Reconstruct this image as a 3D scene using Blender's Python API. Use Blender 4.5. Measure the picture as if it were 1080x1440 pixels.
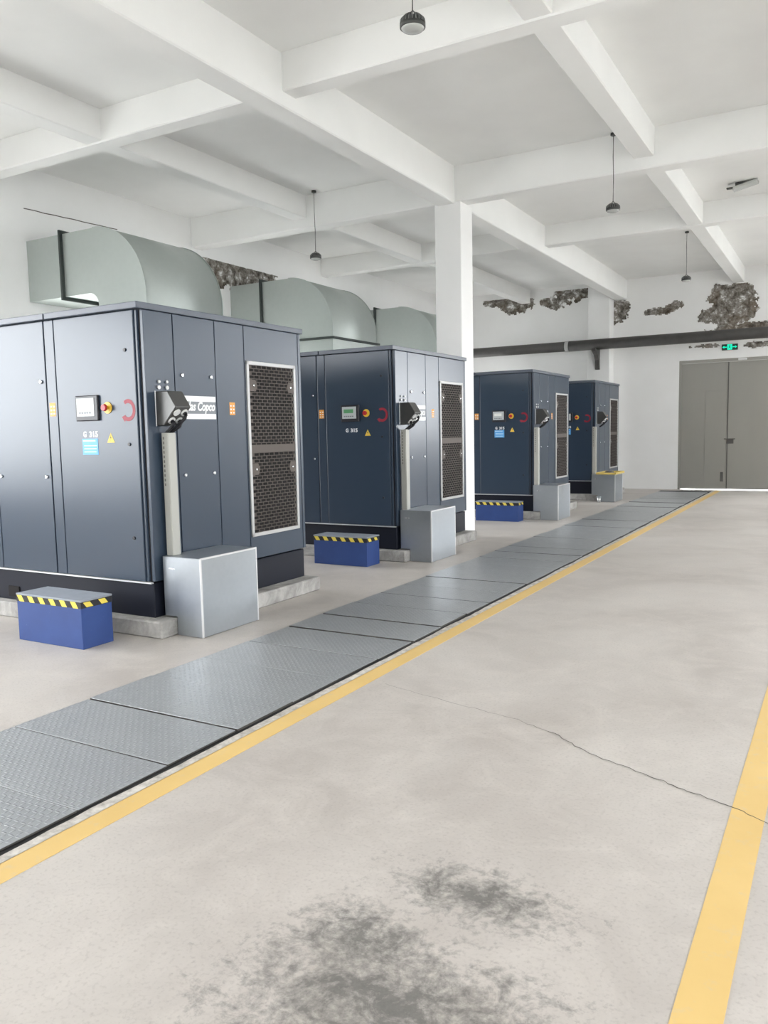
import bpy, bmesh, math, random
from mathutils import Vector, Matrix, noise
random.seed(7)
S = bpy.context.scene
COL = S.collection
for o in list(bpy.data.objects): bpy.data.objects.remove(o)

# ------------------------------------------------------------------ camera
cam_d = bpy.data.cameras.new('camera'); cam = bpy.data.objects.new('camera', cam_d); COL.objects.link(cam)
S.camera = cam
yaw, pitch, roll, FPX = 0.519111, -0.0983473, -0.0204991, 1133.96
fw = Vector((-math.sin(yaw)*math.cos(pitch), math.cos(yaw)*math.cos(pitch), math.sin(pitch)))
rt = Vector((math.cos(yaw), math.sin(yaw), 0)); up = rt.cross(fw)
r2 = math.cos(roll)*rt + math.sin(roll)*up; u2 = -math.sin(roll)*rt + math.cos(roll)*up
M = Matrix((r2, u2, -fw)).transposed().to_4x4(); M.translation = Vector((0, 0, 1.5))
cam.matrix_world = M
cam_d.sensor_fit = 'VERTICAL'; cam_d.sensor_height = 36.0; cam_d.sensor_width = 27.0
cam_d.lens = FPX*36.0/1440.0
cam_d.clip_start = 0.05; cam_d.clip_end = 400

# ------------------------------------------------------------------ sky, window portals, exposure
W = bpy.data.worlds.new('overcast_sky'); S.world = W; W.use_nodes = True
bg = W.node_tree.nodes['Background']
bg.inputs[0].default_value = (0.95, 0.975, 1.0, 1); bg.inputs[1].default_value = 16.0
S.view_settings.view_transform = 'Standard'; S.view_settings.look = 'None'
S.view_settings.gamma = 1; S.view_settings.use_curve_mapping = False
S.view_settings.exposure = -0.24
S.cycles.diffuse_bounces = 6; S.cycles.max_bounces = 8; S.cycles.glossy_bounces = 4

XL, XR, YB, YF, ZC = -9.4, 5.2, -6.0, 20.2, 5.04
WIN_L = [(-3.8, 3.3, 0.95, 3.6), (6.0, 8.5, 0.0, 2.9), (9.9, 13.2, 0.0, 2.6), (14.6, 17.1, 0.0, 2.6), (18.75, 20.0, 0.0, 2.6)]
WIN_R = [(-3.0, 1.2, 1.8, 3.6), (4.2, 7.6, 1.6, 3.6), (9.4, 13.2, 1.9, 3.6), (14.6, 19.7, 3.6, 4.4)]  # last, high strip is an unseen window added to brighten the far wall
WIN_B = [(-7.6, -5.8, 1.8, 3.7), (1.0, 3.2, 1.8, 3.7)]
WIN_F = [(0.6, 4.8, 1.3, 4.3)]  # unseen window, enlarged to light the far end of the hall
def portal(name, loc, rot, sx, sy):
    l = bpy.data.lights.new(name, 'AREA'); l.shape = 'RECTANGLE'; l.size = sx; l.size_y = sy
    l.cycles.is_portal = True
    o = bpy.data.objects.new(name, l); COL.objects.link(o); o.location = loc; o.rotation_euler = rot
H = math.pi/2
for a, b, c, d in WIN_L: portal('window_portal', (XL-.2, (a+b)/2, (c+d)/2), (H, 0, -H), b-a, d-c)
for a, b, c, d in WIN_R: portal('window_portal', (XR+.2, (a+b)/2, (c+d)/2), (H, 0, H), b-a, d-c)
for a, b, c, d in WIN_B: portal('window_portal', ((a+b)/2, YB-.2, (c+d)/2), (-H, 0, 0), b-a, d-c)
for a, b, c, d in WIN_F: portal('window_portal', ((a+b)/2, YF+.2, (c+d)/2), (H, 0, 0), b-a, d-c)

# ------------------------------------------------------------------ materials
def mat(name, col, rough=.5, metal=0., spec=.5, emit=None, es=1.):
    m = bpy.data.materials.new(name); m.use_nodes = True
    b = m.node_tree.nodes['Principled BSDF']
    b.inputs['Base Color'].default_value = (*col, 1); b.inputs['Roughness'].default_value = rough
    b.inputs['Metallic'].default_value = metal; b.inputs['Specular IOR Level'].default_value = spec
    if emit: b.inputs['Emission Color'].default_value = (*emit, 1); b.inputs['Emission Strength'].default_value = es
    return m
class NT:
    def __init__(s, m): s.t = m.node_tree; s.b = s.t.nodes['Principled BSDF']
    def n(s, typ, **k):
        x = s.t.nodes.new(typ)
        for a, v in k.items():
            if a.startswith('i_'):
                key = a[2:]; key = int(key) if key.isdigit() else key.replace('_', ' ')
                x.inputs[key].default_value = v
            else: setattr(x, a, v)
        return x
    def l(s, a, b): s.t.links.new(a, b)
    def coord(s, scale=(1, 1, 1), kind='Object', loc=(0, 0, 0)):
        c = s.n('ShaderNodeTexCoord'); mp = s.n('ShaderNodeMapping'); mp.inputs['Scale'].default_value = scale; mp.inputs['Location'].default_value = loc
        s.l(c.outputs[kind], mp.inputs[0]); return mp.outputs[0]
    def noise(s, co, scale, detail=4, rough=.55, dist=0):
        x = s.n('ShaderNodeTexNoise'); x.inputs['Scale'].default_value = scale; x.inputs['Detail'].default_value = detail
        x.inputs['Roughness'].default_value = rough; x.inputs['Distortion'].default_value = dist; s.l(co, x.inputs['Vector']); return x.outputs['Fac']
    def ramp(s, f, stops):
        r = s.n('ShaderNodeValToRGB'); e = r.color_ramp.elements
        while len(e) < len(stops): e.new(.5)
        for q, (p, c) in zip(e, stops): q.position = p; q.color = (*c, 1) if len(c) == 3 else c
        s.l(f, r.inputs[0]); return r.outputs[0]
    def mix(s, f, a, b, mode='MIX'):
        x = s.n('ShaderNodeMix', data_type='RGBA', blend_type=mode)
        for sock, v in ((x.inputs[0], f), (x.inputs[6], a), (x.inputs[7], b)):
            if hasattr(v, 'links'): s.l(v, sock)
            else: sock.default_value = v if not isinstance(v, tuple) else (*v, 1)
        return x.outputs[2]
    def math(s, op, a, b=0., clamp=False):
        x = s.n('ShaderNodeMath', operation=op, use_clamp=clamp)
        for i, v in enumerate((a, b)):
            if hasattr(v, 'links'): s.l(v, x.inputs[i])
            else: x.inputs[i].default_value = v
        return x.outputs[0]
    def bump(s, h, strength=.2, dist=.01):
        x = s.n('ShaderNodeBump'); x.inputs['Strength'].default_value = strength; x.inputs['Distance'].default_value = dist
        s.l(h, x.inputs['Height']); s.l(x.outputs[0], s.b.inputs['Normal'])
    def color(s, c): s.l(c, s.b.inputs['Base Color'])
    def rough(s, c): s.l(c, s.b.inputs['Roughness'])
def BW(a): return (a, a, a)

def plaster(name, a, b, sc=1.2):
    m = mat(name, a, .85, spec=.2); t = NT(m); co = t.coord()
    n1 = t.noise(co, sc, 5); n2 = t.noise(co, 60, 3)
    t.color(t.ramp(n1, [(.3, b), (.65, a)])); t.bump(n2, .12, .004); return m
M_wall = plaster('wall_plaster', (.90, .90, .895), (.86, .86, .85))
M_ceil = plaster('ceiling_paint', (.89, .893, .88), (.85, .853, .84))
# concrete floor: trowel clouds, fine grain, dark worn spots where the topping has gone
M_floor = mat('floor_concrete', (.5, .47, .43), .5, spec=.4); t = NT(M_floor); co = t.coord()
n1 = t.noise(co, .55, 6, .6, .6); n2 = t.noise(co, 3.2, 8, .68, 1.0); n3 = t.noise(co, 70, 3)
base = t.mix(t.ramp(n1, [(.38, BW(0.)), (.62, BW(1.))]), (.455, .418, .387), (.56, .525, .492))
base = t.mix(t.ramp(n2, [(.42, BW(0.)), (.70, BW(.6))]), base, (.64, .60, .56))
base = t.mix(t.ramp(n3, [(.52, BW(0.)), (.80, BW(.45))]), base, (.30, .27, .25))
geo = t.n('ShaderNodeNewGeometry'); sep = t.n('ShaderNodeSeparateXYZ'); t.l(geo.outputs['Position'], sep.inputs[0])
def blob(x0, y0, rx, ry):
    dx = t.math('DIVIDE', t.math('SUBTRACT', sep.outputs[0], x0), rx); dy = t.math('DIVIDE', t.math('SUBTRACT', sep.outputs[1], y0), ry)
    d = t.math('SQRT', t.math('ADD', t.math('MULTIPLY', dx, dx), t.math('MULTIPLY', dy, dy)))
    return t.math('SUBTRACT', 1., d)
wear = None
for bl in ((-.99, 2.29, .36, .17), (-1.04, 1.70, .46, .34), (-1.0, 1.40, .5, .40), (-1.22, 1.92, .26, .2), (-.72, 1.66, .24, .35)):
    v = blob(*bl); wear = v if wear is None else t.math('MAXIMUM', wear, v)
n4 = t.noise(co, 9, 9, .72, .8); n5 = t.noise(co, 34, 5, .7)
wv = t.math('ADD', t.math('MULTIPLY', wear, .55), t.math('MULTIPLY', t.math('SUBTRACT', n4, .5), 1.5))
wv = t.math('ADD', wv, t.math('MULTIPLY', t.math('SUBTRACT', n5, .5), 1.3))
wm = t.ramp(wv, [(-0.0, BW(0.)), (.52, BW(.92))])
base = t.mix(wm, base, t.mix(n5, (.035, .034, .033), (.25, .24, .225)))
t.color(base); t.rough(t.ramp(n2, [(.3, BW(.42)), (.7, BW(.62))]))
t.bump(t.math('ADD', n3, t.math('MULTIPLY', wm, -1.5)), .15, .003)
# worn yellow floor paint
M_yel = mat('floor_yellow_paint', (.74, .50, .14), .55); t = NT(M_yel); co = t.coord()
n1 = t.noise(co, 2.5, 5); n2 = t.noise(co, 14, 7, .7)
t.color(t.mix(t.ramp(n2, [(.56, BW(0.)), (.72, BW(.45))]), t.mix(n1, (.68, .46, .16), (.80, .57, .23)), (.60, .50, .34)))
M_kerb = mat('trench_kerb_concrete', (.58, .55, .51), .8); t = NT(M_kerb); co = t.coord(); n1 = t.noise(co, 16, 6, .7)
t.color(t.ramp(n1, [(.35, (.36, .34, .31)), (.6, (.66, .63, .59))])); t.bump(n1, .4, .01)
M_plinth = mat('plinth_concrete', (.45, .44, .42), .85); t = NT(M_plinth); co = t.coord(); n1 = t.noise(co, 5, 8, .7, .6)
t.color(t.ramp(n1, [(.3, (.22, .215, .20)), (.5, (.36, .35, .335)), (.72, (.54, .53, .51))])); t.bump(t.noise(co, 40, 4), .35, .006)
# checker plate: grey-blue steel with raised tear lugs
M_plate = mat('checker_plate_steel', (.25, .27, .29), .42, .2); t = NT(M_plate)
co = t.coord((1, 1, 1)); n1 = t.noise(co, 2.2, 6, .6); n2 = t.noise(co, 20, 5, .7)
def lugs(off, sx, sy):
    c = t.coord((24, 24, 0), loc=(off, off, 0)); f = t.n('ShaderNodeVectorMath', operation='FRACTION'); t.l(c, f.inputs[0])
    s_ = t.n('ShaderNodeSeparateXYZ'); t.l(f.outputs[0], s_.inputs[0])
    dx = t.math('MULTIPLY', t.math('SUBTRACT', s_.outputs[0], .5), sx); dy = t.math('MULTIPLY', t.math('SUBTRACT', s_.outputs[1], .5), sy)
    return t.math('SUBTRACT', 1., t.math('SQRT', t.math('ADD', t.math('MULTIPLY', dx, dx), t.math('MULTIPLY', dy, dy))), True)
lg = t.math('MAXIMUM', lugs(0, 2.6, 7.), lugs(.5, 7., 2.6))
t.color(t.mix(t.math('MULTIPLY', lg, .5), t.mix(n1, (.30, .315, .33), (.385, .40, .41)), (.50, .51, .52)))
t.rough(t.ramp(n2, [(.3, BW(.27)), (.7, BW(.40))])); t.bump(lg, .9, .004)
M_seamshade = mat('plate_seam_shade', (.05, .045, .04), .8)  # plate sides coloured dark so the lit seams look like shaded gaps
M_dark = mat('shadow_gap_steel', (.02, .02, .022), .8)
# compressor paint
def paint(name, a, b, r0=.27, r1=.30, sp=.55):
    m = mat(name, a, .3, spec=sp); t = NT(m); co = t.coord(); n1 = t.noise(co, .9, 3, .5); n2 = t.noise(co, 2.5, 3, .5)
    t.color(t.mix(n1, a, b)); t.b.inputs['Roughness'].default_value = (r0+r1)/2
    return m
M_paint = paint('slate_blue_panel_paint', (.030, .047, .075), (.035, .054, .084))
M_lid = paint('slate_grey_lid_paint', (.075, .090, .118), (.090, .105, .135), .32, .42)
M_skid = paint('dark_skid_paint', (.008, .010, .018), (.012, .014, .024), .42, .5, .25)
M_core = mat('recess_black', (.012, .012, .016), .6)
M_alu = mat('white_grille_frame', (.50, .50, .50), .45, .2)
M_mesh = mat('grille_brown_steel', (.10, .082, .072), .6, .1)
M_hole = mat('grille_shadow', (.008, .006, .006), .9)
M_white = mat('white_print', (.86, .87, .88), .5)
M_plq = mat('grey_name_plaque', (.20, .215, .235), .4)
M_chrome = mat('chrome_latch', (.75, .76, .78), .22, 1.)
M_bezel = mat('controller_bezel', (.022, .022, .028), .4)
M_keypad = mat('controller_keypad', (.50, .53, .54), .4)
M_lcd = mat('green_display', (.10, .28, .13), .3, emit=(.10, .30, .14), es=.15)
M_lcd2 = mat('pale_display', (.80, .81, .78), .3)
M_btnred = mat('stop_button_red', (.48, .02, .03), .35)
M_btnyel = mat('stop_ring_yellow', (.78, .50, .05), .4)
M_redpaint = mat('red_ring_print', (.28, .012, .03), .5)
M_blue = mat('blue_sticker', (.09, .36, .74), .45)
M_pale = mat('pale_blue_print', (.50, .72, .88), .5)
M_orange = mat('orange_label', (.78, .33, .05), .5)
M_warn = mat('warning_yellow', (.86, .58, .08), .5)
M_black = mat('black_print', (.01, .01, .01), .6)
def galv(name, a, b, r=.36, met=.85, sc=9):
    m = mat(name, a, r, met); t = NT(m); co = t.coord(); v = t.n('ShaderNodeTexVoronoi'); v.inputs['Scale'].default_value = sc*3; t.l(co, v.inputs['Vector'])
    n1 = t.noise(co, sc*.3, 5, .6)
    t.color(t.mix(t.math('ADD', t.math('MULTIPLY', v.outputs['Distance'], .12), t.math('MULTIPLY', n1, .7)), a, b))
    t.rough(t.ramp(n1, [(.3, BW(r-.07)), (.7, BW(r+.08))])); return m
M_galv = galv('galvanised_sheet', (.36, .39, .42), (.50, .535, .57))
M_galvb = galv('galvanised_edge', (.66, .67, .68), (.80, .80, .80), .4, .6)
M_duct = galv('duct_galvanised', (.43, .475, .455), (.57, .61, .59), .5, .7, 5)
M_flange = mat('duct_flange', (.045, .055, .052), .5, .3)
M_trunk = mat('beige_trunking', (.42, .42, .385), .5, .1)
M_trunkd = mat('trunking_slots', (.16, .155, .14), .7)
M_entry = galv('entry_box_steel', (.075, .075, .075), (.125, .125, .12), .36, .5)
M_gland = mat('gland_white', (.72, .72, .72), .4)
M_cable = mat('black_cable', (.006, .006, .009), .5)
def bluebox():
    m = mat('step_blue_paint', (.025, .07, .27), .5); t = NT(m); co = t.coord(); n1 = t.noise(co, 5, 5); n2 = t.noise(co, 22, 7, .7)
    t.color(t.mix(t.ramp(n2, [(.64, BW(0.)), (.74, BW(.55))]), t.mix(n1, (.017, .043, .175), (.028, .075, .27)), (.22, .27, .36))); return m
M_step = bluebox()
M_steptop = mat('step_top_grey', (.26, .29, .34), .5); t = NT(M_steptop); n1 = t.noise(t.coord(), 8, 6, .7); t.color(t.mix(n1, (.20, .23, .28), (.36, .39, .44)))
M_tapey = mat('tape_yellow', (.82, .66, .10), .5)
M_tapek = mat('tape_black', (.014, .014, .016), .5)
M_door = mat('grey_door_paint', (.29, .285, .26), .5, .05); t = NT(M_door); n1 = t.noise(t.coord((1, 1, .4)), 1.4, 6, .6); t.color(t.mix(n1, (.275, .268, .24), (.335, .325, .30)))
M_doorg = mat('door_groove', (.10, .095, .09), .7)
M_pipe = mat('dark_pipe_paint', (.075, .072, .07), .55); t = NT(M_pipe); n1 = t.noise(t.coord(), 6, 5); t.color(t.mix(n1, (.055, .053, .052), (.11, .105, .10)))
M_collar = mat('pipe_collar', (.52, .52, .52), .5, .3)
M_fin = mat('lamp_fins', (.24, .245, .24), .45, .4)
M_lampb = mat('lamp_housing', (.07, .072, .07), .45, .5)
M_lampg = mat('lamp_glass', (.50, .515, .50), .18)
M_cord = mat('lamp_cord', (.05, .05, .05), .6)
M_green = mat('exit_green', (.0, .5, .3), .4, emit=(.0, .85, .52), es=1.1)
M_exitb = mat('exit_dark_panel', (.004, .03, .022), .4)
M_tray = mat('yellow_tray', (.66, .50, .14), .5)
M_dmg = mat('broken_plaster', (.3, .28, .25), .95, spec=.1); t = NT(M_dmg); co = t.coord(); n1 = t.noise(co, 8, 9, .7, .3); n2 = t.noise(co, 2.6, 3)
c_ = t.ramp(n1, [(.33, (.035, .033, .03)), (.44, (.15, .135, .115)), (.56, (.32, .30, .275)), (.64, (.78, .78, .77))])
t.color(t.mix(t.ramp(n2, [(.5, BW(0.)), (.68, BW(.5))]), c_, (.17, .125, .085), 'MIX')); t.bump(n1, .8, .03)
M_crack = mat('crack_dark', (.10, .09, .08), .9)
M_ground = mat('yard_ground', (.42, .42, .40), .9)

# ------------------------------------------------------------------ mesh helpers
class MB:
    def __init__(s): s.bm = bmesh.new(); s.mats = []
    def mi(s, m):
        if m not in s.mats: s.mats.append(m)
        return s.mats.index(m)
    def box(s, x0, x1, y0, y1, z0, z1, m, bev=0., seg=1):
        b = bmesh.new(); vs = [b.verts.new((x, y, z)) for z in (z0, z1) for y in (y0, y1) for x in (x0, x1)]
        for f in ((0, 2, 3, 1), (4, 5, 7, 6), (0, 1, 5, 4), (2, 6, 7, 3), (0, 4, 6, 2), (1, 3, 7, 5)): b.faces.new([vs[i] for i in f])
        if bev: bmesh.ops.bevel(b, geom=b.edges[:], offset=bev, segments=seg, affect='EDGES', profile=.5)
        s.add(b, m); return s
    def add(s, b, m, mx=None):
        i = s.mi(m); mp = {}
        for v in b.verts: mp[v] = s.bm.verts.new(mx @ v.co if mx else v.co)
        for f in b.faces:
            try: g = s.bm.faces.new([mp[v] for v in f.verts]); g.material_index = i; g.smooth = f.smooth
            except ValueError: pass
        b.free()
    def poly(s, pts, m):
        f = s.bm.faces.new([s.bm.verts.new(p) for p in pts]); f.material_index = s.mi(m); return s
    def prism(s, pts, d, m, bev=0.):
        b = bmesh.new(); d = Vector(d)
        a = [b.verts.new(p) for p in pts]; c = [b.verts.new(Vector(p)+d) for p in pts]; n = len(pts)
        b.faces.new(a[::-1]); b.faces.new(c)
        for i in range(n): b.faces.new((a[i], a[(i+1) % n], c[(i+1) % n], c[i]))
        bmesh.ops.recalc_face_normals(b, faces=b.faces[:])
        if bev: bmesh.ops.bevel(b, geom=b.edges[:], offset=bev, segments=1, affect='EDGES')
        s.add(b, m); return s
    def cyl(s, p, q, r, m, n=16, r2=None, smooth=True):
        b = bmesh.new(); p = Vector(p); q = Vector(q); d = q-p; L = d.length
        bmesh.ops.create_cone(b, cap_ends=True, segments=n, radius1=r, radius2=r if r2 is None else r2, depth=L)
        for f in b.faces: f.smooth = smooth and len(f.verts) == 4
        mx = Matrix.Translation((p+q)/2) @ d.to_track_quat('Z', 'Y').to_matrix().to_4x4()
        s.add(b, m, mx); return s
    def tube(s, pts, r, m, n=8):
        pts = [Vector(p) for p in pts]; b = bmesh.new(); rings = []
        for i, p in enumerate(pts):
            d = (pts[min(i+1, len(pts)-1)]-pts[max(i-1, 0)]).normalized(); q = d.to_track_quat('Z', 'Y')
            rings.append([b.verts.new(p + q @ Vector((r*math.cos(2*math.pi*k/n), r*math.sin(2*math.pi*k/n), 0))) for k in range(n)])
        for A, B in zip(rings, rings[1:]):
            for k in range(n): f = b.faces.new((A[k], A[(k+1) % n], B[(k+1) % n], B[k])); f.smooth = True
        b.faces.new(rings[0][::-1]); b.faces.new(rings[-1]); s.add(b, m); return s
    def lathe(s, prof, m, n=28, c=(0, 0, 0)):
        b = bmesh.new(); rings = []
        for r, z in prof: rings.append([b.verts.new((c[0]+r*math.cos(2*math.pi*k/n), c[1]+r*math.sin(2*math.pi*k/n), c[2]+z)) for k in range(n)])
        for A, B in zip(rings, rings[1:]):
            for k in range(n): f = b.faces.new((A[k], A[(k+1) % n], B[(k+1) % n], B[k])); f.smooth = True
        b.faces.new(rings[0][::-1]); b.faces.new(rings[-1]); bmesh.ops.recalc_face_normals(b, faces=b.faces[:]); s.add(b, m); return s
    def build(s, name, parent=None, loc=None, **props):
        me = bpy.data.meshes.new(name); s.bm.normal_update(); s.bm.to_mesh(me); s.bm.free()
        for m in s.mats: me.materials.append(m)
        o = bpy.data.objects.new(name, me); COL.objects.link(o)
        if parent: o.parent = parent
        if loc: o.location = loc
        for k, v in props.items(): o[k] = v
        return o
def bx(name, parent, m, *c, bev=0., seg=1, **p): return MB().box(*c, m, bev=bev, seg=seg).build(name, parent, **p)
def thing(name, label, cat, loc=(0, 0, 0), group=None, rz=0.):
    o = bpy.data.objects.new(name, None); COL.objects.link(o); o.location = loc; o.rotation_euler = (0, 0, rz); o.empty_display_size = .2
    o['label'] = label; o['category'] = cat
    if group: o['group'] = group
    return o
def kids(o): return [c for c in bpy.data.objects if c.parent == o]
def copy_tree(o, parent=None):
    c = o.copy(); COL.objects.link(c); c.parent = parent
    for ch in kids(o): copy_tree(ch, c)
    return c
def text_part(name, parent, body, m, size, width, loc, rot, shear=0., bold=0., **p):
    cu = bpy.data.curves.new(name, 'FONT'); cu.body = body; cu.size = size; cu.shear = shear; cu.offset = bold; cu.extrude = .0012
    cu.align_x = 'CENTER'; cu.align_y = 'CENTER'; cu.resolution_u = 3
    tmp = bpy.data.objects.new('tmp', cu); COL.objects.link(tmp)
    me = bpy.data.meshes.new_from_object(tmp.evaluated_get(bpy.context.evaluated_depsgraph_get()))
    bpy.data.objects.remove(tmp)
    xs = [v.co.x for v in me.vertices]; k = width/(max(xs)-min(xs)); cx = (max(xs)+min(xs))/2
    ys = [v.co.y for v in me.vertices]; cy = (max(ys)+min(ys))/2
    for v in me.vertices: v.co.x = (v.co.x-cx)*k; v.co.y -= cy
    me.materials.append(m); o = bpy.data.objects.new(name, me); COL.objects.link(o); o.parent = parent; o.location = loc; o.rotation_euler = rot
    for a, v in p.items(): o[a] = v
    return o

# ------------------------------------------------------------------ room shell
ST = dict(kind='structure')
bx('ground', None, M_ground, -60, 60, -60, 80, -.5, -.3, **ST)
floor = bx('floor', None, M_floor, XL-.3, XR+.3, YB-.3, YF+.3, -.3, 0, **ST)
ceiling = bx('ceiling', None, M_ceil, XL-.3, XR+.3, YB-.3, YF+.3, ZC, ZC+.25, **ST)
def wall(name, axis, pos, thick, u0, u1, holes, z1=ZC):
    us = sorted({u0, u1, *[h[0] for h in holes], *[h[1] for h in holes]}); zs = sorted({-.05, z1, *[h[2] for h in holes], *[h[3] for h in holes]})
    b = MB()
    for i in range(len(us)-1):
        run = None
        for j in range(len(zs)-1):
            uc, zc = (us[i]+us[i+1])/2, (zs[j]+zs[j+1])/2
            if any(h[0] < uc < h[1] and h[2] < zc < h[3] for h in holes): continue
            p0, p1 = sorted((pos, pos+thick))
            if axis == 'x': b.box(p0, p1, us[i], us[i+1], zs[j], zs[j+1], M_wall)
            else: b.box(us[i], us[i+1], p0, p1, zs[j], zs[j+1], M_wall)
    return b.build(name, None, **ST)
DOOR = (-3.443, -1.20, -.05, 3.03)
w_left = wall('wall_left', 'x', XL, -.24, YB, YF, WIN_L)
w_right = wall('wall_right', 'x', XR, .24, YB, YF, WIN_R)
w_back = wall('wall_back', 'y', YF, .24, XL-.24, XR+.24, WIN_F+[DOOR])
w_front = wall('wall_front', 'y', YB, -.24, XL-.24, XR+.24, WIN_B)
# window frames (none of them in view, they shape the daylight and the reflections)
wn = 0
for wins, axis, pos in ((WIN_L, 'x', XL-.12), (WIN_R, 'x', XR+.12), (WIN_B, 'y', YB-.12), (WIN_F, 'y', YF+.12)):
    for a, b_, c, d in wins:
        wn += 1; q = MB(); k = max(2, round((b_-a)/1.1))
        bars = [(a, b_, c, c+.05), (a, b_, d-.05, d)] + [(a+(b_-a)*i/k-.022, a+(b_-a)*i/k+.022, c, d) for i in range(k+1)]
        for u0, u1, z0, z1 in bars:
            if axis == 'x': q.box(pos-.025, pos+.025, max(u0, a), min(u1, b_), z0, z1, M_alu)
            else: q.box(max(u0, a), min(u1, b_), pos-.025, pos+.025, z0, z1, M_alu)
        q.build('window_%d' % wn, None, **ST)
# ceiling beams: two-way grid
for x0, x1, z in ((-7.34, -7.10, 4.71), (-4.94, -4.67, 4.56), (-2.31, -2.07, 4.71), (.08, .36, 4.56), (2.6, 2.83, 4.71)):
    bx('beam', ceiling, M_ceil, x0, x1, YB, YF, z, ZC+.01, bev=.012)
for y0, y1, z in ((-1.35, -1.1, 4.695), (2.5, 2.75, 4.575), (6.42, 6.64, 4.695), (10.27, 10.52, 4.575), (14.05, 14.27, 4.695)):
    bx('beam', ceiling, M_ceil, XL, XR, y0, y1, z, ZC+.01, bev=.012)
MB().box(-4.98, -4.59, 10.28, 10.67, 0, 4.58, M_wall, bev=.008).build('column', None, **ST)
MB().box(-5.50, -4.98, 19.78, YF, 0, ZC, M_wall, bev=.006).build('pilaster', w_back)

# plaster damage: ragged islands of broken render, standing a little off the wall plane
def damage(parent, axis, pos, sgn, blobs, seed, thr=.0, cell=.024, amp=.95, nsc=3.2, name='broken_plaster'):
    u0 = min(b[0]-b[2] for b in blobs)-.15; u1 = max(b[0]+b[2] for b in blobs)+.15; v0 = min(b[1]-b[3] for b in blobs)-.12; v1 = max(b[1]+b[3] for b in blobs)+.12
    nu, nv = int((u1-u0)/cell), int((v1-v0)/cell); b = MB(); mi = b.mi(M_dmg); vv = {}
    def vert(i, j):
        if (i, j) not in vv:
            u, v = u0+i*cell, v0+j*cell; h = .006+.022*max(0, noise.noise((u*9, v*9, seed+5)))
            du = .35*cell*noise.noise((u*30, v*30, seed)); dv = .35*cell*noise.noise((u*30, v*30, seed+9))
            vv[i, j] = b.bm.verts.new((pos+sgn*h, u+du, v+dv) if axis == 'x' else (u+du, pos+sgn*h, v+dv))
        return vv[i, j]
    for i in range(nu):
        for j in range(nv):
            u, v = u0+(i+.5)*cell, v0+(j+.5)*cell
            f = max(1-math.hypot((u-q[0])/q[2], (v-q[1])/q[3]) for q in blobs)
            if len(blobs[0]) > 4 and v > blobs[0][4]: continue
            f += amp*(noise.fractal((u*nsc, v*nsc, seed), 1., 2., 5)*.5 + 0.27*noise.noise((u*13, v*13, seed)))
            if f > thr: b.bm.faces.new((vert(i, j), vert(i+1, j), vert(i+1, j+1), vert(i, j+1))).material_index = mi
    bmesh.ops.recalc_face_normals(b.bm, faces=b.bm.faces[:])
    return b.build(name, parent)
damage(w_left, 'x', XL, 1, [(10.55, 4.33, .45, .22, 4.47), (11.2, 4.28, .6, .24), (11.9, 4.33, .55, .2), (12.2, 4.36, .3, .15)], 1.3)
damage(w_left, 'x', XL, 1, [(14.4, 4.33, .35, .14, 4.45), (15.0, 4.28, .4, .12)], 4.1, .1)
PB = (lambda bl, sd, **k: damage(w_back, 'y', YF, -1, bl, sd, **k))
PB([(-7.55, 4.80, .55, .30, 4.885), (-7.35, 4.72, .28, .22), (-8.1, 4.84, .3, .14)], 2.2, amp=.8)
PB([(-6.0, 4.86, .45, .20, 4.93), (-6.45, 4.66, .42, .15), (-5.75, 4.9, .25, .12)], 3.7, thr=.03, nsc=4.2)
PB([(-4.97, 4.75, .17, .24, 4.95), (-4.9, 4.3, .30, .27), (-5.0, 4.5, .12, .4)], 5.1)
PB([(-3.95, 4.22, .38, .09), (-3.55, 4.32, .24, .11)], 6.4, thr=.04, nsc=4.)
PB([(-2.35, 4.38, .46, .34), (-2.1, 4.15, .36, .40), (-2.5, 4.02, .45, .24)], 7.7, amp=.7)
PB([(-1.75, 3.72, .5, .12), (-2.4, 3.70, .45, .1)], 8.3, thr=.1)
PB([(-1.55, 3.30, .55, .08), (-2.9, 3.34, .4, .05)], 9.9, thr=.12, nsc=4)
# hairline at the foot of the wall beam
q = MB(); pts = [(7.14+.157*i, 4.503+.0047*i+.008*noise.noise((i*.7, 0, 0))) for i in range(11)]
for (a, b_), (c, d) in zip(pts, pts[1:]): q.poly([(XL+.003, a, b_-.006), (XL+.003, c, d-.006), (XL+.003, c, d+.006), (XL+.003, a, b_+.006)], M_crack)
q.build('plaster_crack', w_left)
# crack in the floor
cp = [(-2.353, 4.076), (-1.824, 3.94), (-1.466, 3.87), (-1.201, 3.757), (-.979, 3.591), (-.715, 3.48), (-.54, 3.397), (-.34, 3.32), (-.18, 3.22), (.15, 3.1)]
fine = []
for (a, b_), (c, d) in zip(cp, cp[1:]):
    for k in range(8):
        f = k/8; fine.append((a+(c-a)*f+.012*noise.noise((a+f*9, b_*3, 2)), b_+(d-b_)*f+.02*noise.noise((a*5+f*7, d, 7))))
q = MB()
for i, ((a, b_), (c, d)) in enumerate(zip(fine, fine[1:])):
    w = .0012+.0022*abs(noise.noise((i*.23, 3, 1))); w *= 1.7 if i > 22 else .8
    q.poly([(a, b_-w, .0025), (c, d-w, .0025), (c, d+w, .0025), (a, b_+w, .0025)], M_crack)
q.build('floor_crack', floor)
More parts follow.
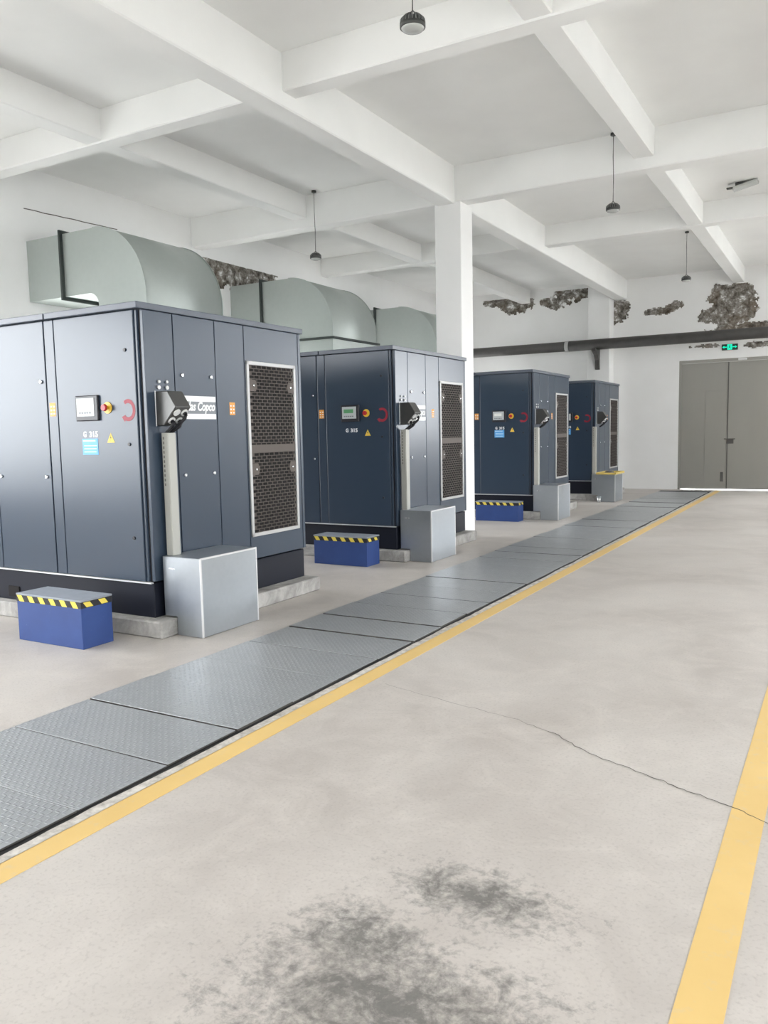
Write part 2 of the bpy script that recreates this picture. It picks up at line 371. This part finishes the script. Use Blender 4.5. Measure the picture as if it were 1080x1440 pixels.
# painted lines and the concrete edge beside the trench
bx('painted_line', floor, M_yel, -2.562, -2.445, YB+.2, 19.9, 0, .002)
bx('painted_line', floor, M_yel, -.341, -.22, YB+.2, 19.9, 0, .002)
q = MB(); n = 260
ys = [YB+.3+(19.75-YB-.3)*i/n for i in range(n+1)]
xs = [-2.612+.014*noise.noise((y*2.1, 0, 3))+.008*noise.noise((y*9, 1, 0)) for y in ys]
for i in range(n): q.poly([(xs[i], ys[i], .0035), (-2.562, ys[i], .0035), (-2.562, ys[i+1], .0035), (xs[i+1], ys[i+1], .0035)], M_kerb)
q.build('trench_kerb', floor)

# ------------------------------------------------------------------ trench cover of checker plates
tc = thing('trench_cover', 'row of grey checker plates covering the cable trench beside the yellow line', 'floor plates')
bx('gap_shade_sheet', tc, M_dark, -3.738, -2.60, YB+.3, 19.75, 0, .003)  # black sheet that puts shade into the gaps between plates
seams = [2.08, 2.577, 3.058, 3.54, 4.01, 4.491, 4.977, 5.444, 5.935, 6.413, 6.88, 7.35, 7.82]
wide = {3.058: 14, 4.491: 14, 4.977: 20, 5.444: 30, 5.935: 26, 6.413: 18, 7.82: 16}
y = 2.08
while y > YB+.8: y -= .48; seams.insert(0, y)
y = 7.82
while y < 19.2: y += .478; seams.append(y)
for i, (a, b_) in enumerate(zip(seams, seams[1:])):
    g0 = wide.get(a, 5.)/2000; g1 = wide.get(b_, 5.)/2000
    if abs(a-11.166) < .3 or abs(a-14.03) < .2: g0 = .014
    x1 = -2.632+random.uniform(-.006, .006); th = .012+random.uniform(-.004, .004)
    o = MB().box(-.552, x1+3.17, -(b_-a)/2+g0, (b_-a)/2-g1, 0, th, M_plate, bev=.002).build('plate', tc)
    o.data.materials.append(M_seamshade)
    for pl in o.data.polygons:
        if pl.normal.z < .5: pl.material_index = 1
    o.location = (-3.17, (a+b_)/2, .004); o.rotation_euler = (random.uniform(-.0035, .0035), random.uniform(-.0012, .0012), random.uniform(-.002, .002))

# ------------------------------------------------------------------ compressors
PL = .13
MY = [4.34, 8.17, 12.92, 16.75]
plinth_end = [6.365, 10.2, 14.97, 18.8]
for i, y in enumerate(MY):
    MB().box(-8.25, -4.36, y-.07, plinth_end[i], 0, PL, M_plinth, bev=.012).build('plinth', floor)
C = thing('air_compressor', '', 'compressor', (-4.5, MY[0], PL), 'slate blue air compressors in a row')
XE = -3.6
bx('skid', C, M_skid, XE+.03, -.015, .025, 1.985, 0, .268, bev=.006)
bx('edge_highlight', C, M_galvb, XE+.02, -.012, -.006, .02, .266, .277)  # painted highlight along the lower panel edge, front face only
bx('fork_pocket_shade', C, M_hole, -1.74, -1.60, .015, .03, .03, .12)  # black block on the skid face, stands in for the recess shade
bx('core', C, M_core, XE+.03, -.03, .03, 1.97, .276, 2.31)
def panel_y(name, x0, x1, mt=M_paint): return bx(name, C, mt, x0, x1, 0, .032, .28, 2.305, bev=.004, seg=2)
door = panel_y('control_door', -.945, -.075)
bx('corner_post', C, M_paint, -.072, -.048, .012, .04, .28, 2.305, bev=.003)
strip = panel_y('side_strip', -1.062, -.953)
side1 = panel_y('side_panel', -1.757, -1.074); panel_y('side_panel', -2.50, -1.765); panel_y('side_panel', XE+.005, -2.508)
def panel_x(name, y0, y1): return bx(name, C, M_paint, -.032, 0, y0, y1, .28, 2.305, bev=.004, seg=2)
panel_x('end_panel', .028, .325); serv = panel_x('end_panel', .334, .797); panel_x('end_panel', .805, 1.167); gp = panel_x('grille_panel', 1.175, 1.955); panel_x('end_panel', 1.962, 2.0)
bx('lid', C, M_lid, -1.0, .012, -.042, 2.03, 2.308, 2.356, bev=.005, seg=2); bx('lid', C, M_lid, XE-.02, -1.012, -.042, 2.03, 2.308, 2.356, bev=.005, seg=2)
# intake grille
GY0, GY1, GZ0, GZ1 = 1.182, 1.893, .478, 2.008
gf = MB(); w = .032
gf.box(0, .016, GY0, GY0+w, GZ0, GZ1, M_alu, .003).box(0, .016, GY1-w, GY1, GZ0, GZ1, M_alu, .003).box(0, .016, GY0, GY1, GZ1-w, GZ1, M_alu, .003).box(0, .016, GY0, GY1, GZ0, GZ0+w, M_alu, .003)
gfo = gf.build('grille_frame', C)
gb = bx('grille_backing', C, M_hole, -.01, .003, GY0+w, GY1-w, GZ0+w, GZ1-w)
q = MB(); a0, a1, b0, b1 = GY0+w, GY1-w, GZ0+w, GZ1-w; rows = 50; ph = (b1-b0)/rows
for r in range(rows+1):
    z = b0+r*ph; q.box(.003, .009, a0, a1, z-.0028, z+.0028, M_mesh)
    if r == rows: break
    k = 9; off = .5 if r % 2 else 0.
    for c in range(k+1):
        yy = a0+(a1-a0)*(c+off)/k
        if yy < a1: q.box(.003, .009, max(a0, yy-.0036), min(a1, yy+.0036), z, z+ph, M_mesh)
    if r % 2:
        q.box(.003, .009, a0, a0+.03, z, z+ph, M_mesh)
    else: q.box(.003, .009, a1-.03, a1, z, z+ph, M_mesh)
q.build('grille_mesh', gb, kind='stuff')
bx('grille_crossbar', C, M_mesh, .003, .012, a0, a1, 1.212, 1.285, bev=.002)
for zc in (1.80, 1.07):
    for yc in (a0+.055, a1-.055):
        p = MB().prism([(.009, yc+dy, zc+dz) for dy, dz in ((-.052, -.05), (.03, -.05), (.052, 0), (.03, .05), (-.052, .05))] if yc < 1.5 else [(.009, yc+dy, zc+dz) for dy, dz in ((.052, -.05), (.052, .05), (-.03, .05), (-.052, 0), (-.03, -.05))], (.005, 0, 0), M_mesh, .001).build('fixing_tab', C)
        MB().cyl((.013, yc, zc), (.019, yc, zc), .008, M_chrome, 10).build('screw', p)
# latches
def latch_x(y, z, par): MB().cyl((0, y, z), (.012, y, z), .016, M_chrome, 14, .012).box(.010, .016, y-.004, y+.004, z-.012, z+.012, M_chrome).build('latch', par)
def latch_y(x, z, par): MB().cyl((x, 0, z), (x, -.012, z), .016, M_chrome, 14, .012).box(x-.004, x+.004, -.016, -.010, z-.012, z+.012, M_chrome).build('latch', par)
for yy, zz in ((.405, 1.845), (.735, 1.845), (.395, 1.068), (.73, 1.068)): latch_x(yy, zz, serv)
for xx in (-1.125, -1.705):
    for zz in (1.83, 1.066): latch_y(xx, zz, side1)
for zz in (2.02, 1.32, .61): MB().cyl((-.17, 0, zz), (-.17, -.008, zz), .013, M_bezel, 12).build('lock', door)
# studs that carry the entry box
for yy, zz, r in ((.155, 1.785, .011), (.235, 1.785, .011), (.15, 1.742, .015), (.235, 1.742, .015)):
    MB().cyl((0, yy, zz), (.014, yy, zz), r, M_gland, 12).build('stud', C)
# name plaque on the end panel
plq = bx('name_plaque', serv, M_plq, 0, .003, .375, .778, 1.548, 1.645)
bx('plaque_stripe', serv, M_white, 0, .004, .372, .780, 1.645, 1.688)
bx('plaque_stripe', serv, M_white, 0, .004, .372, .780, 1.506, 1.548)
text_part('plaque_lettering', plq, 'Atlas Copco', M_white, .098, .39, (.004, .576, 1.597), (H, 0, H), shear=.28, bold=.0032)
# orange labels: four little fields on an orange ground
def grid_label(par, fn, w=.07, h=.105):
    q = MB()
    q.poly([fn(a*w/2, b_*h/2, .0015) for a, b_ in ((-1, -1), (1, -1), (1, 1), (-1, 1))], M_orange)
    for cx, cz in ((-.25, .22), (.25, .22), (-.25, -.05), (.25, -.05), (-.25, -.32), (.25, -.32)):
        q.poly([fn(cx*w+a*w*.13, cz*h+b_*h*.055, .002) for a, b_ in ((-1, -1), (1, -1), (1, 1), (-1, 1))], M_white)
    q.build('orange_label', par, label='orange label with white fields')
grid_label(strip, lambda u, v, d: (-1.008+u, -d, 1.605+v))
grid_label(C, lambda u, v, d: (d, .99+u, 1.595+v))
# controller
ctl = bx('controller', C, M_bezel, -.72, -.47, -.022, .004, 1.505, 1.70, bev=.006)
bx('keypad', ctl, M_keypad, -.70, -.505, -.0255, -.021, 1.54, 1.68, bev=.001)
lcd = bx('display', ctl, M_lcd, -.675, -.545, -.0275, -.0255, 1.605, 1.65)
q = MB()
for k in range(5): q.box(-.675+k*.028, -.655+k*.028, -.0272, -.0255, 1.56, 1.574, M_plq)
q.build('key_row', ctl)
st = MB().cyl((-.38, 0, 1.60), (-.38, -.006, 1.60), .045, M_btnyel, 24).build('stop_ring', C)
MB().cyl((-.38, -.006, 1.60), (-.38, -.03, 1.60), .014, M_btnyel, 16).cyl((-.38, -.03, 1.60), (-.38, -.05, 1.60), .027, M_btnred, 20, .023).build('stop_button', st)
text_part('model_letter', C, 'G', M_white, .06, .036, (-.65, -.001, 1.402), (H, 0, 0), bold=.002)
text_part('model_number', C, '315', M_white, .06, .095, (-.552, -.001, 1.402), (H, 0, 0), bold=.002)
stk = bx('blue_sticker', C, M_blue, -.683, -.508, -.002, .001, 1.243, 1.368)
q = MB(); q.box(-.675, -.535, -.003, -.0015, 1.345, 1.358, M_pale)
for k in range(3): q.box(-.665, -.53+.004*k, -.003, -.0015, 1.262+k*.024, 1.270+k*.024, M_pale)
q.build('sticker_print', stk)
wt = MB().prism([(-.405, 0, 1.335), (-.325, 0, 1.335), (-.365, 0, 1.408)], (0, -.002, 0), M_warn).build('warning_triangle', C)
MB().prism([(-.361, -.002, 1.395), (-.372, -.002, 1.368), (-.363, -.002, 1.368), (-.371, -.002, 1.345), (-.357, -.002, 1.375), (-.366, -.002, 1.375)], (0, -.001, 0), M_black).build('warning_mark', wt)
q = MB(); A0, A1, N = -2.2, 2.2, 18
for k in range(N):
    a, b_ = A0+(A1-A0)*k/N, A0+(A1-A0)*(k+1)/N
    q.poly([(-.165+r*math.cos(g), -.0015, 1.575+1.1*r*math.sin(g)) for r, g in ((.048, a), (.075, a), (.075, b_), (.048, b_))], M_redpaint)
q.poly([(-.235, -.0015, 1.525), (-.20, -.0015, 1.485), (-.195, -.0015, 1.54)], M_redpaint)
red = q.build('red_ring_print', C)
# cable entry box with its slanting gland plate
EY0, EY1, EZ = .115, .275, 1.455
prof = [(0, 0), (0, .255), (.125, .255), (.205, .135), (.075, 0)]
eb = MB().prism([(x+.001, EY0, EZ+z) for x, z in prof], (0, EY1-EY0, 0), M_entry, .006).build('cable_entry_box', C)
q = MB(); q.box(.001, .006, EY0-.006, EY0+.004, EZ-.004, EZ+.259, M_galvb, .002); q.build('box_flange', eb)
dn = Vector((.135, 0, -.13)).normalized(); sl = Vector((.13, 0, .135)).normalized()
base_ = Vector((.075, 0, EZ))
ends = []
for row, f in enumerate((.055, .135)):
    for yy in (EY0+.042, EY1-.04):
        p0 = base_+sl*f+Vector((0, yy, 0)); g = MB().cyl(p0, p0+dn*.010, .030, M_gland, 18).build('gland', eb)
        if not (row == 1 and yy < .2): ends.append((p0, yy))
        if not (row == 1 and yy < .2): MB().cyl(p0+dn*.009, p0+dn*.022, .016, M_cable, 14).build('gland_core', g)
for p0, yy in ends:
    tx = .055; ty = .15+.035*(yy > .2)
    pts = [p0+dn*.012, p0+dn*.03, p0+dn*.036+Vector((-.012, -.005, -.02))]
    e = Vector((tx, ty, 1.395)); m_ = pts[-1]
    for k in range(1, 6): pts.append(m_.lerp(e, k/5)+Vector((.004*math.sin(k/5*math.pi), 0, 0)))
    MB().tube(pts, .0125, M_cable).build('cable', C)
comps = [C]+[copy_tree(C) for _ in range(3)]
CL = ['slate blue air compressor nearest the camera, glare on its control door', 'slate blue air compressor in front of the white column, green display, no blue sticker',
      'slate blue air compressor just beyond the white column, third in the row', 'slate blue air compressor farthest away, last before the far wall']
for i, (c, l) in enumerate(zip(comps, CL)):
    c.location = (-4.5, MY[i], PL); c['label'] = l
for i, c in enumerate(comps):
    if i == 1:
        for k in kids(c):
            if k.name.startswith('blue_sticker'):
                for k2 in kids(k): bpy.data.objects.remove(k2)
                bpy.data.objects.remove(k)
    else:
        for k in kids(c):
            if k.name.startswith('controller'):
                for d in kids(k):
                    if d.name.startswith('display'):
                        d.data = d.data.copy(); d.data.materials[0] = M_lcd2; d['label'] = 'pale display'

# ------------------------------------------------------------------ galvanised cabinets, trunking, steps
where = ['the nearest compressor, largest in view', 'the second compressor, before the column', 'the third compressor, beyond the column', 'the farthest compressor, with a yellow tray on it']
where2 = ['nearest compressor, tallest in view', 'second compressor, before the column', 'third compressor, beyond the column', 'farthest compressor']
GC = [(-4.10, 4.43, 5.085), (-4.075, 8.215, 8.87), (-4.05, 12.85, 13.5), (-4.0, 16.42, 17.05)]
GH = [.60, .597, .578, .557]
for i, (x1, y0, y1) in enumerate(GC):
    t_ = thing('cable_cabinet', 'galvanised cabinet at the foot of '+where[i], 'cabinet', (x1, y0, 0), 'galvanised cabinets beside the compressors')
    D = -4.475-x1; N = -4.352-x1; w = y1-y0; h = GH[i]
    bx('front_panel', t_, M_galv, -.012, 0, .004, w-.004, .004, h-.004, bev=.002)
    MB().prism([(-.006, 0, .004), (N, 0, .004), (N, 0, PL+.014), (D, 0, PL+.014), (D, 0, h-.004), (-.006, 0, h-.004)], (0, .012, 0), M_galv).build('side_panel', t_)
    MB().prism([(-.006, w-.012, .004), (N, w-.012, .004), (N, w-.012, PL+.014), (D, w-.012, PL+.014), (D, w-.012, h-.004), (-.006, w-.012, h-.004)], (0, .012, 0), M_galv).build('side_panel', t_)
    bx('top_panel', t_, M_galv, D, 0, -.003, w+.003, h-.006, h, bev=.002)
    bx('base', t_, M_dark, N+.01, -.015, .015, w-.015, 0, .05)
    for yy in (0, w-.01): bx('corner_angle', t_, M_galvb, -.010, .003, yy-.002, yy+.012, .003, h-.002, bev=.001)
    bx('top_angle', t_, M_galvb, -.008, .003, 0, w, h-.012, h+.002, bev=.001)
    MB().cyl((D+.10, 0, h-.09), (D+.10, -.006, h-.09), .006, M_chrome, 8).box(D+.06, D+.12, -.005, 0, h-.095, h-.087, M_galvb).build('handle_clip', t_)
    # upright cable trunking standing on the cabinet
    px, py = -4.475, y0+.045
    k_ = thing('cable_trunking', 'upright beige cable trunking running up beside the '+where2[i], 'cable trunking', (px, py, h), 'beige trunking uprights')
    top = 1.445+PL-h-.045
    bx('trunk_body', k_, M_trunk, 0, .062, 0, .082, 0.001, top, bev=.003)
    bx('trunk_cover', k_, M_trunk, .062, .068, .002, .08, 0.001, top-.004, bev=.001)
    q = MB()
    for s_ in range(11): q.box(.014, .026, -.0015, 0, top-.05-s_*.035, top-.03-s_*.035, M_trunkd)
    q.build('trunk_slots', k_)
SB = [(-5.38, -4.665, 3.81, 4.095, .357, 'blue step box with hazard tape in front of the nearest compressor'), (-5.33, -4.605, 7.66, 7.945, .335, 'scuffed blue step box with hazard tape in front of the second compressor'),
      (-5.35, -4.59, 12.45, 12.70, .325, 'dark blue step box with hazard tape beyond the white column')]
for x0, x1, y0, y1, h, lab in SB:
    t_ = thing('step_box', lab, 'step', (x0, y0, 0), 'blue step boxes')
    w, d = x1-x0, y1-y0
    bx('box_body', t_, M_step, .004, w-.004, .004, d-.004, 0, h-.012, bev=.004)
    bx('step_top', t_, M_steptop, 0, w, 0, d, h-.014, h, bev=.003)
    q = MB(); hb, th = h-.014, .046; e = .001
    q.box(.003, w-.003, .003-e, .0045, hb-th, hb, M_tapek).box(w-.0045, w-.003+e, .003, d-.003, hb-th, hb, M_tapek)
    p = .118; k = 0; x = .01
    while x < w-.06:
        q.poly([(x, .001, hb), (x+.055, .001, hb), (min(w-.004, x+.085), .001, hb-th), (x+.03, .001, hb-th)], M_tapey); x += p
    yv = .02
    while yv < d-.08:
        q.poly([(w-.001, yv, hb-.004), (w-.001, yv+.06, hb-.004), (w-.001, yv+.09, hb-th+.004), (w-.001, yv+.03, hb-th+.004)], M_tapey); yv += .135
    q.build('hazard_tape', t_)
# tray on the last cabinet
t_ = thing('tray', 'yellow tray lying on the farthest galvanised cabinet', 'tray', (-4.25, 16.74, GH[3]+.002))
bx('tray_base', t_, M_tray, -.13, .27, -.34, .40, 0, .012, bev=.002)
q = MB()
for c in ((-.13, -.12, -.34, .40), (.26, .27, -.34, .40), (-.13, .27, -.34, -.33), (-.13, .27, .39, .40)): q.box(*c, .012, .04, M_tray, .002)
q.build('tray_rim', t_)
q = MB().lathe([(.02, 0), (.085, .004), (.07, .03), (.03, .045)], M_pipe, 14, (0, 0, 0)).build('rag', None, loc=(-4.2, 16.75, GH[3]+.0155)); q.scale = (1.2, 1.8, 1)
q['label'] = 'small dark rag bundled on the yellow tray'; q['category'] = 'rag'
q = MB().cyl((0, 0, 0), (0, 0, .10), .035, M_galvb, 16).cyl((0, 0, .10), (0, 0, .115), .045, M_galv, 16).build('pipe_stub', None, loc=(-4.30, 16.33, 0))
q['label'] = 'short capped steel pipe stub on the floor beside the farthest cabinet'; q['category'] = 'pipe'

# ------------------------------------------------------------------ exhaust ducts
def duct(y0, w, label, zoff=0.):
    y1 = y0+w; t_ = thing('exhaust_duct', label, 'duct', (0, 0, 0), 'galvanised exhaust ducts')
    ZT, ZB_, XO, XI, XS = 4.085, 3.305, -7.29, -8.10, -8.27
    N = 20
    # straight run through the wall
    bx('straight_section', t_, M_duct, XL+.002, -8.70, y0, y1, ZB_, ZT)
    bx('flange', t_, M_flange, -8.735, -8.70, y0-.045, y1+.045, ZB_-.045, ZT+.045, bev=.004)
    # elbow
    oc = (-8.15, 3.20); ro = (XO-oc[0], ZT-oc[1])
    outer = [(-8.70, ZT)]+[(oc[0]+ro[0]*math.cos(a), oc[1]+ro[1]*math.sin(a)) for a in [H-H*k/N for k in range(N+1)]]+[(XO, 3.075)]
    ri = .155
    inner = [(-8.70, ZB_)]+[(-8.255+ri*math.cos(a), ZB_-ri+ri*math.sin(a)) for a in [H-H*k/8 for k in range(9)]]+[(XI, 3.075)]
    b = bmesh.new()
    def ring(pts, y): return [b.verts.new((x, y, z)) for x, z in pts]
    oa, ob, ia, ib = ring(outer, y0), ring(outer, y1), ring(inner, y0), ring(inner, y1)
    for A, B in ((oa, ob), (ia, ib)):
        for k in range(len(A)-1): b.faces.new((A[k], A[k+1], B[k+1], B[k])).smooth = True
    e = MB()
    for o_, i_ in ((oa, ia), (ob, ib)): b.faces.new(o_+i_[::-1])
    bmesh.ops.recalc_face_normals(b, faces=b.faces[:])
    for ed in b.edges:
        if len(ed.link_faces) == 2 and (len(ed.link_faces[0].verts) > 4) != (len(ed.link_faces[1].verts) > 4): ed.smooth = False
    e.add(b, M_duct); eo = e.build('elbow', t_)
    for k, poly in enumerate(eo.data.polygons): poly.use_smooth = len(poly.vertices) == 4
    # standing seams along the two edges of the back
    for yy in (y0-.004, y1-.004):
        s_ = MB()
        for (xa, za), (xb, zb) in zip(outer[1:], outer[2:]):
            nx, nz = (zb-za), -(xb-xa); L = math.hypot(nx, nz); nx, nz = -nx/L*-.010, nz/L*-.010
            s_.prism([(xa, yy, za), (xb, yy, zb), (xb+abs(nx), yy, zb+abs(nz)), (xa+abs(nx), yy, za+abs(nz))], (0, .008, 0), M_duct)
        s_.build('edge_seam', t_)
    bx('flange', t_, M_flange, XI-.045, XO+.045, y0-.045, y1+.045, 3.04, 3.075, bev=.004)
    bx('drop_section', t_, M_duct, XI, XO, y0, y1, 2.64, 3.04)
    return t_, XI, XO
for y0, w, my, lab in ((7.15, 1.36, MY[0], 'galvanised exhaust duct elbow entering the wall behind the nearest compressor'), (11.2, 1.42, MY[1], 'galvanised exhaust duct elbow behind the second compressor, left of the column'),
                       (15.05, 1.36, MY[2], 'galvanised exhaust duct elbow partly hidden by the white column')):
    t_, XI, XO = duct(y0, w, lab)
    bx('plenum', t_, M_duct, XI, XO-.02, my+1.72, y0+w, 2.488, 2.64)

# ------------------------------------------------------------------ far wall: door, pipe, exit sign
d1 = MB(); DX0, DX1, DM = -3.443, -1.20, -2.36
d1.box(DX0, DX0+.05, YF+.0, YF+.16, 0, 3.03, M_door, .003).box(DX1-.05, DX1, YF, YF+.16, 0, 3.03, M_door, .003).box(DX0+.05, DX1-.05, YF, YF+.16, 2.96, 3.03, M_door, .003)
d1 = d1.build('door_1', None, **ST)
lf = bx('door_leaf', d1, M_door, DX0+.052, DM-.004, YF+.03, YF+.09, .022, 2.955, bev=.004)
rf = bx('door_leaf', d1, M_door, DM+.004, DX1-.052, YF+.03, YF+.09, .022, 2.955, bev=.004)
bx('wicket_door', lf, M_door, -2.86, DM-.03, YF+.022, YF+.032, .16, 2.30, bev=.003)
bx('cover_strip', lf, M_doorg, DM-.012, DM+.006, YF+.018, YF+.03, .022, 2.95, bev=.002)
MB().cyl((DM-.06, YF+.022, 1.19), (DM-.06, YF-.03, 1.19), .012, M_doorg, 10).box(DM-.07, DM+.17, YF-.04, YF-.025, 1.178, 1.20, M_doorg, .004).box(DM-.02, DM+.13, YF+.01, YF+.022, 1.08, 1.18, M_doorg, .004).build('door_handle', lf)
bx('floor_bolt', lf, M_doorg, -2.50, -2.44, YF+.01, YF+.022, .2, .42, bev=.003)
bx('door_closer', d1, M_galvb, -2.16, -1.98, YF-.04, YF+.02, 2.975, 3.015, bev=.005)
pp = thing('wall_pipe', 'thick dark grey pipe running across the far wall above the door', 'pipe', (0, 19.5, 3.485))
MB().cyl((XL+.005, 0, 0), (-5.96, 0, 0), .118, M_pipe, 28).build('pipe_section', pp)
MB().cyl((-5.88, 0, 0), (XR-.005, 0, 0), .124, M_pipe, 28).build('pipe_section', pp)
MB().cyl((-5.965, 0, 0), (-5.875, 0, 0), .13, M_collar, 28).build('pipe_collar', pp)
MB().prism([(-5.30, .27, -.10), (-5.30, -.13, -.10), (-5.30, -.13, -.15), (-5.30, .07, -.24), (-5.30, .17, -.36), (-5.30, .19, -.58), (-5.30, .275, -.58)], (.10, 0, 0), M_pipe, .004).build('pipe_bracket', pp)
ex = thing('exit_sign', 'green lit emergency exit sign on the wall above the grey door', 'exit sign', (-2.345, YF-.02, 3.28))
bx('sign_housing', ex, M_exitb, -.17, .17, -.02, .018, -.068, .068, bev=.004)
pc = bx('sign_pictogram', ex, M_green, -.052, .052, -.023, -.02, -.06, .06)
r_ = MB(); Y_ = -.0245
def limb(a, b_, w):
    a, b_ = Vector((a[0], Y_, a[1])), Vector((b_[0], Y_, b_[1])); d = (b_-a).normalized(); n_ = Vector((-d.z, 0, d.x))*w
    r_.poly([a-n_, b_-n_, b_+n_, a+n_], M_exitb)
limb((.0, .03), (-.008, -.008), .008); limb((-.008, -.008), (.022, -.02), .005); limb((.022, -.02), (.016, -.045), .004); limb((-.008, -.008), (-.024, -.028), .005); limb((-.024, -.028), (-.042, -.03), .004)
limb((0, .026), (.026, .008), .004); limb((0, .026), (-.026, .012), .004)
r_.poly([(.008+.009*math.cos(k*.5236), Y_, .044+.009*math.sin(k*.5236)) for k in range(12)], M_exitb)
r_.build('running_figure', pc)
for s_ in (-1, 1):
    MB().prism([(s_*.155, -.0205, 0), (s_*.115, -.0205, .03), (s_*.115, -.0205, .01), (s_*.062, -.0205, .01), (s_*.062, -.0205, -.01), (s_*.115, -.0205, -.01), (s_*.115, -.0205, -.03)], (0, -.002, 0), M_green).build('sign_arrow', ex)

# ------------------------------------------------------------------ hanging lamps
def lamp(x, y, z, label):
    t_ = thing('pendant_lamp', label, 'lamp', (x, y, ZC), 'pendant lamps on cords'); d = z-ZC; R = .084
    MB().lathe([(R*.93, -.004), (R, 0), (R, .018), (R*.95, .024), (R*.80, .052), (R*.45, .068), (.02, .072)], M_lampb, 28, (0, 0, d)).build('housing', t_)
    q = MB()
    for k in range(22):
        a = 2*math.pi*k/22; c, s_ = math.cos(a), math.sin(a)
        q.prism([(c*.03, s_*.03, d+.07), (c*R*1.01, s_*R*1.01, d+.022), (c*R*.98, s_*R*.98, d+.048), (c*R*.66, s_*R*.66, d+.074), (c*.03, s_*.03, d+.086)], (-s_*.005, c*.005, 0), M_fin)
    q.build('cooling_fins', t_)
    MB().lathe([(.01, -.026), (R*.5, -.023), (R*.8, -.014), (R*.92, -.003), (R*.9, .001)], M_lampg, 28, (0, 0, d)).build('glass', t_)
    MB().tube([(0.014*math.cos(a), 0, d+.088+.016*math.sin(a)) for a in [k*math.pi/6 for k in range(-1, 8)]], .004, M_lampb, 6).build('hook', t_)
    MB().tube([(0, 0, d+.104), (.003, .002, d*.6), (-.003, 0, d*.3), (0, 0, -.03)], 0.0042, M_cord, 6).build('cord', t_)
    MB().lathe([(.03, -.03), (.036, -.026), (.036, -.004), (.03, 0)], M_lampb, 14).build('ceiling_rose', t_)
lamp(-2.535, 4.945, 4.125, 'pendant lamp on a cord at the top of the photo, nearest and largest')
lamp(-6.858, 10.129, 4.07, 'pendant lamp on a long cord above the second compressor, left of the column')
lamp(-2.54, 10.22, 4.135, 'pendant lamp on a long cord just right of the white column')
lamp(-2.62, 15.95, 4.165, 'small distant pendant lamp in front of the far wall')
fl = thing('floodlight', 'slim floodlight fixed under the ceiling at the right edge', 'lamp', (-1.48, 13.25, ZC), rz=.0)
MB().prism([(-.06, -.10, -.105), (.27, -.10, -.04), (.27, .10, -.04), (-.06, .10, -.105)], (.008, 0, .035), M_lampg, .004).build('housing', fl)
bx('lamp_arm', fl, M_lampb, -.15, -.06, -.03, .03, -.075, -.055, bev=.003)
bx('mount', fl, M_lampb, -.03, .08, -.04, .04, -.06, 0, bev=.004)
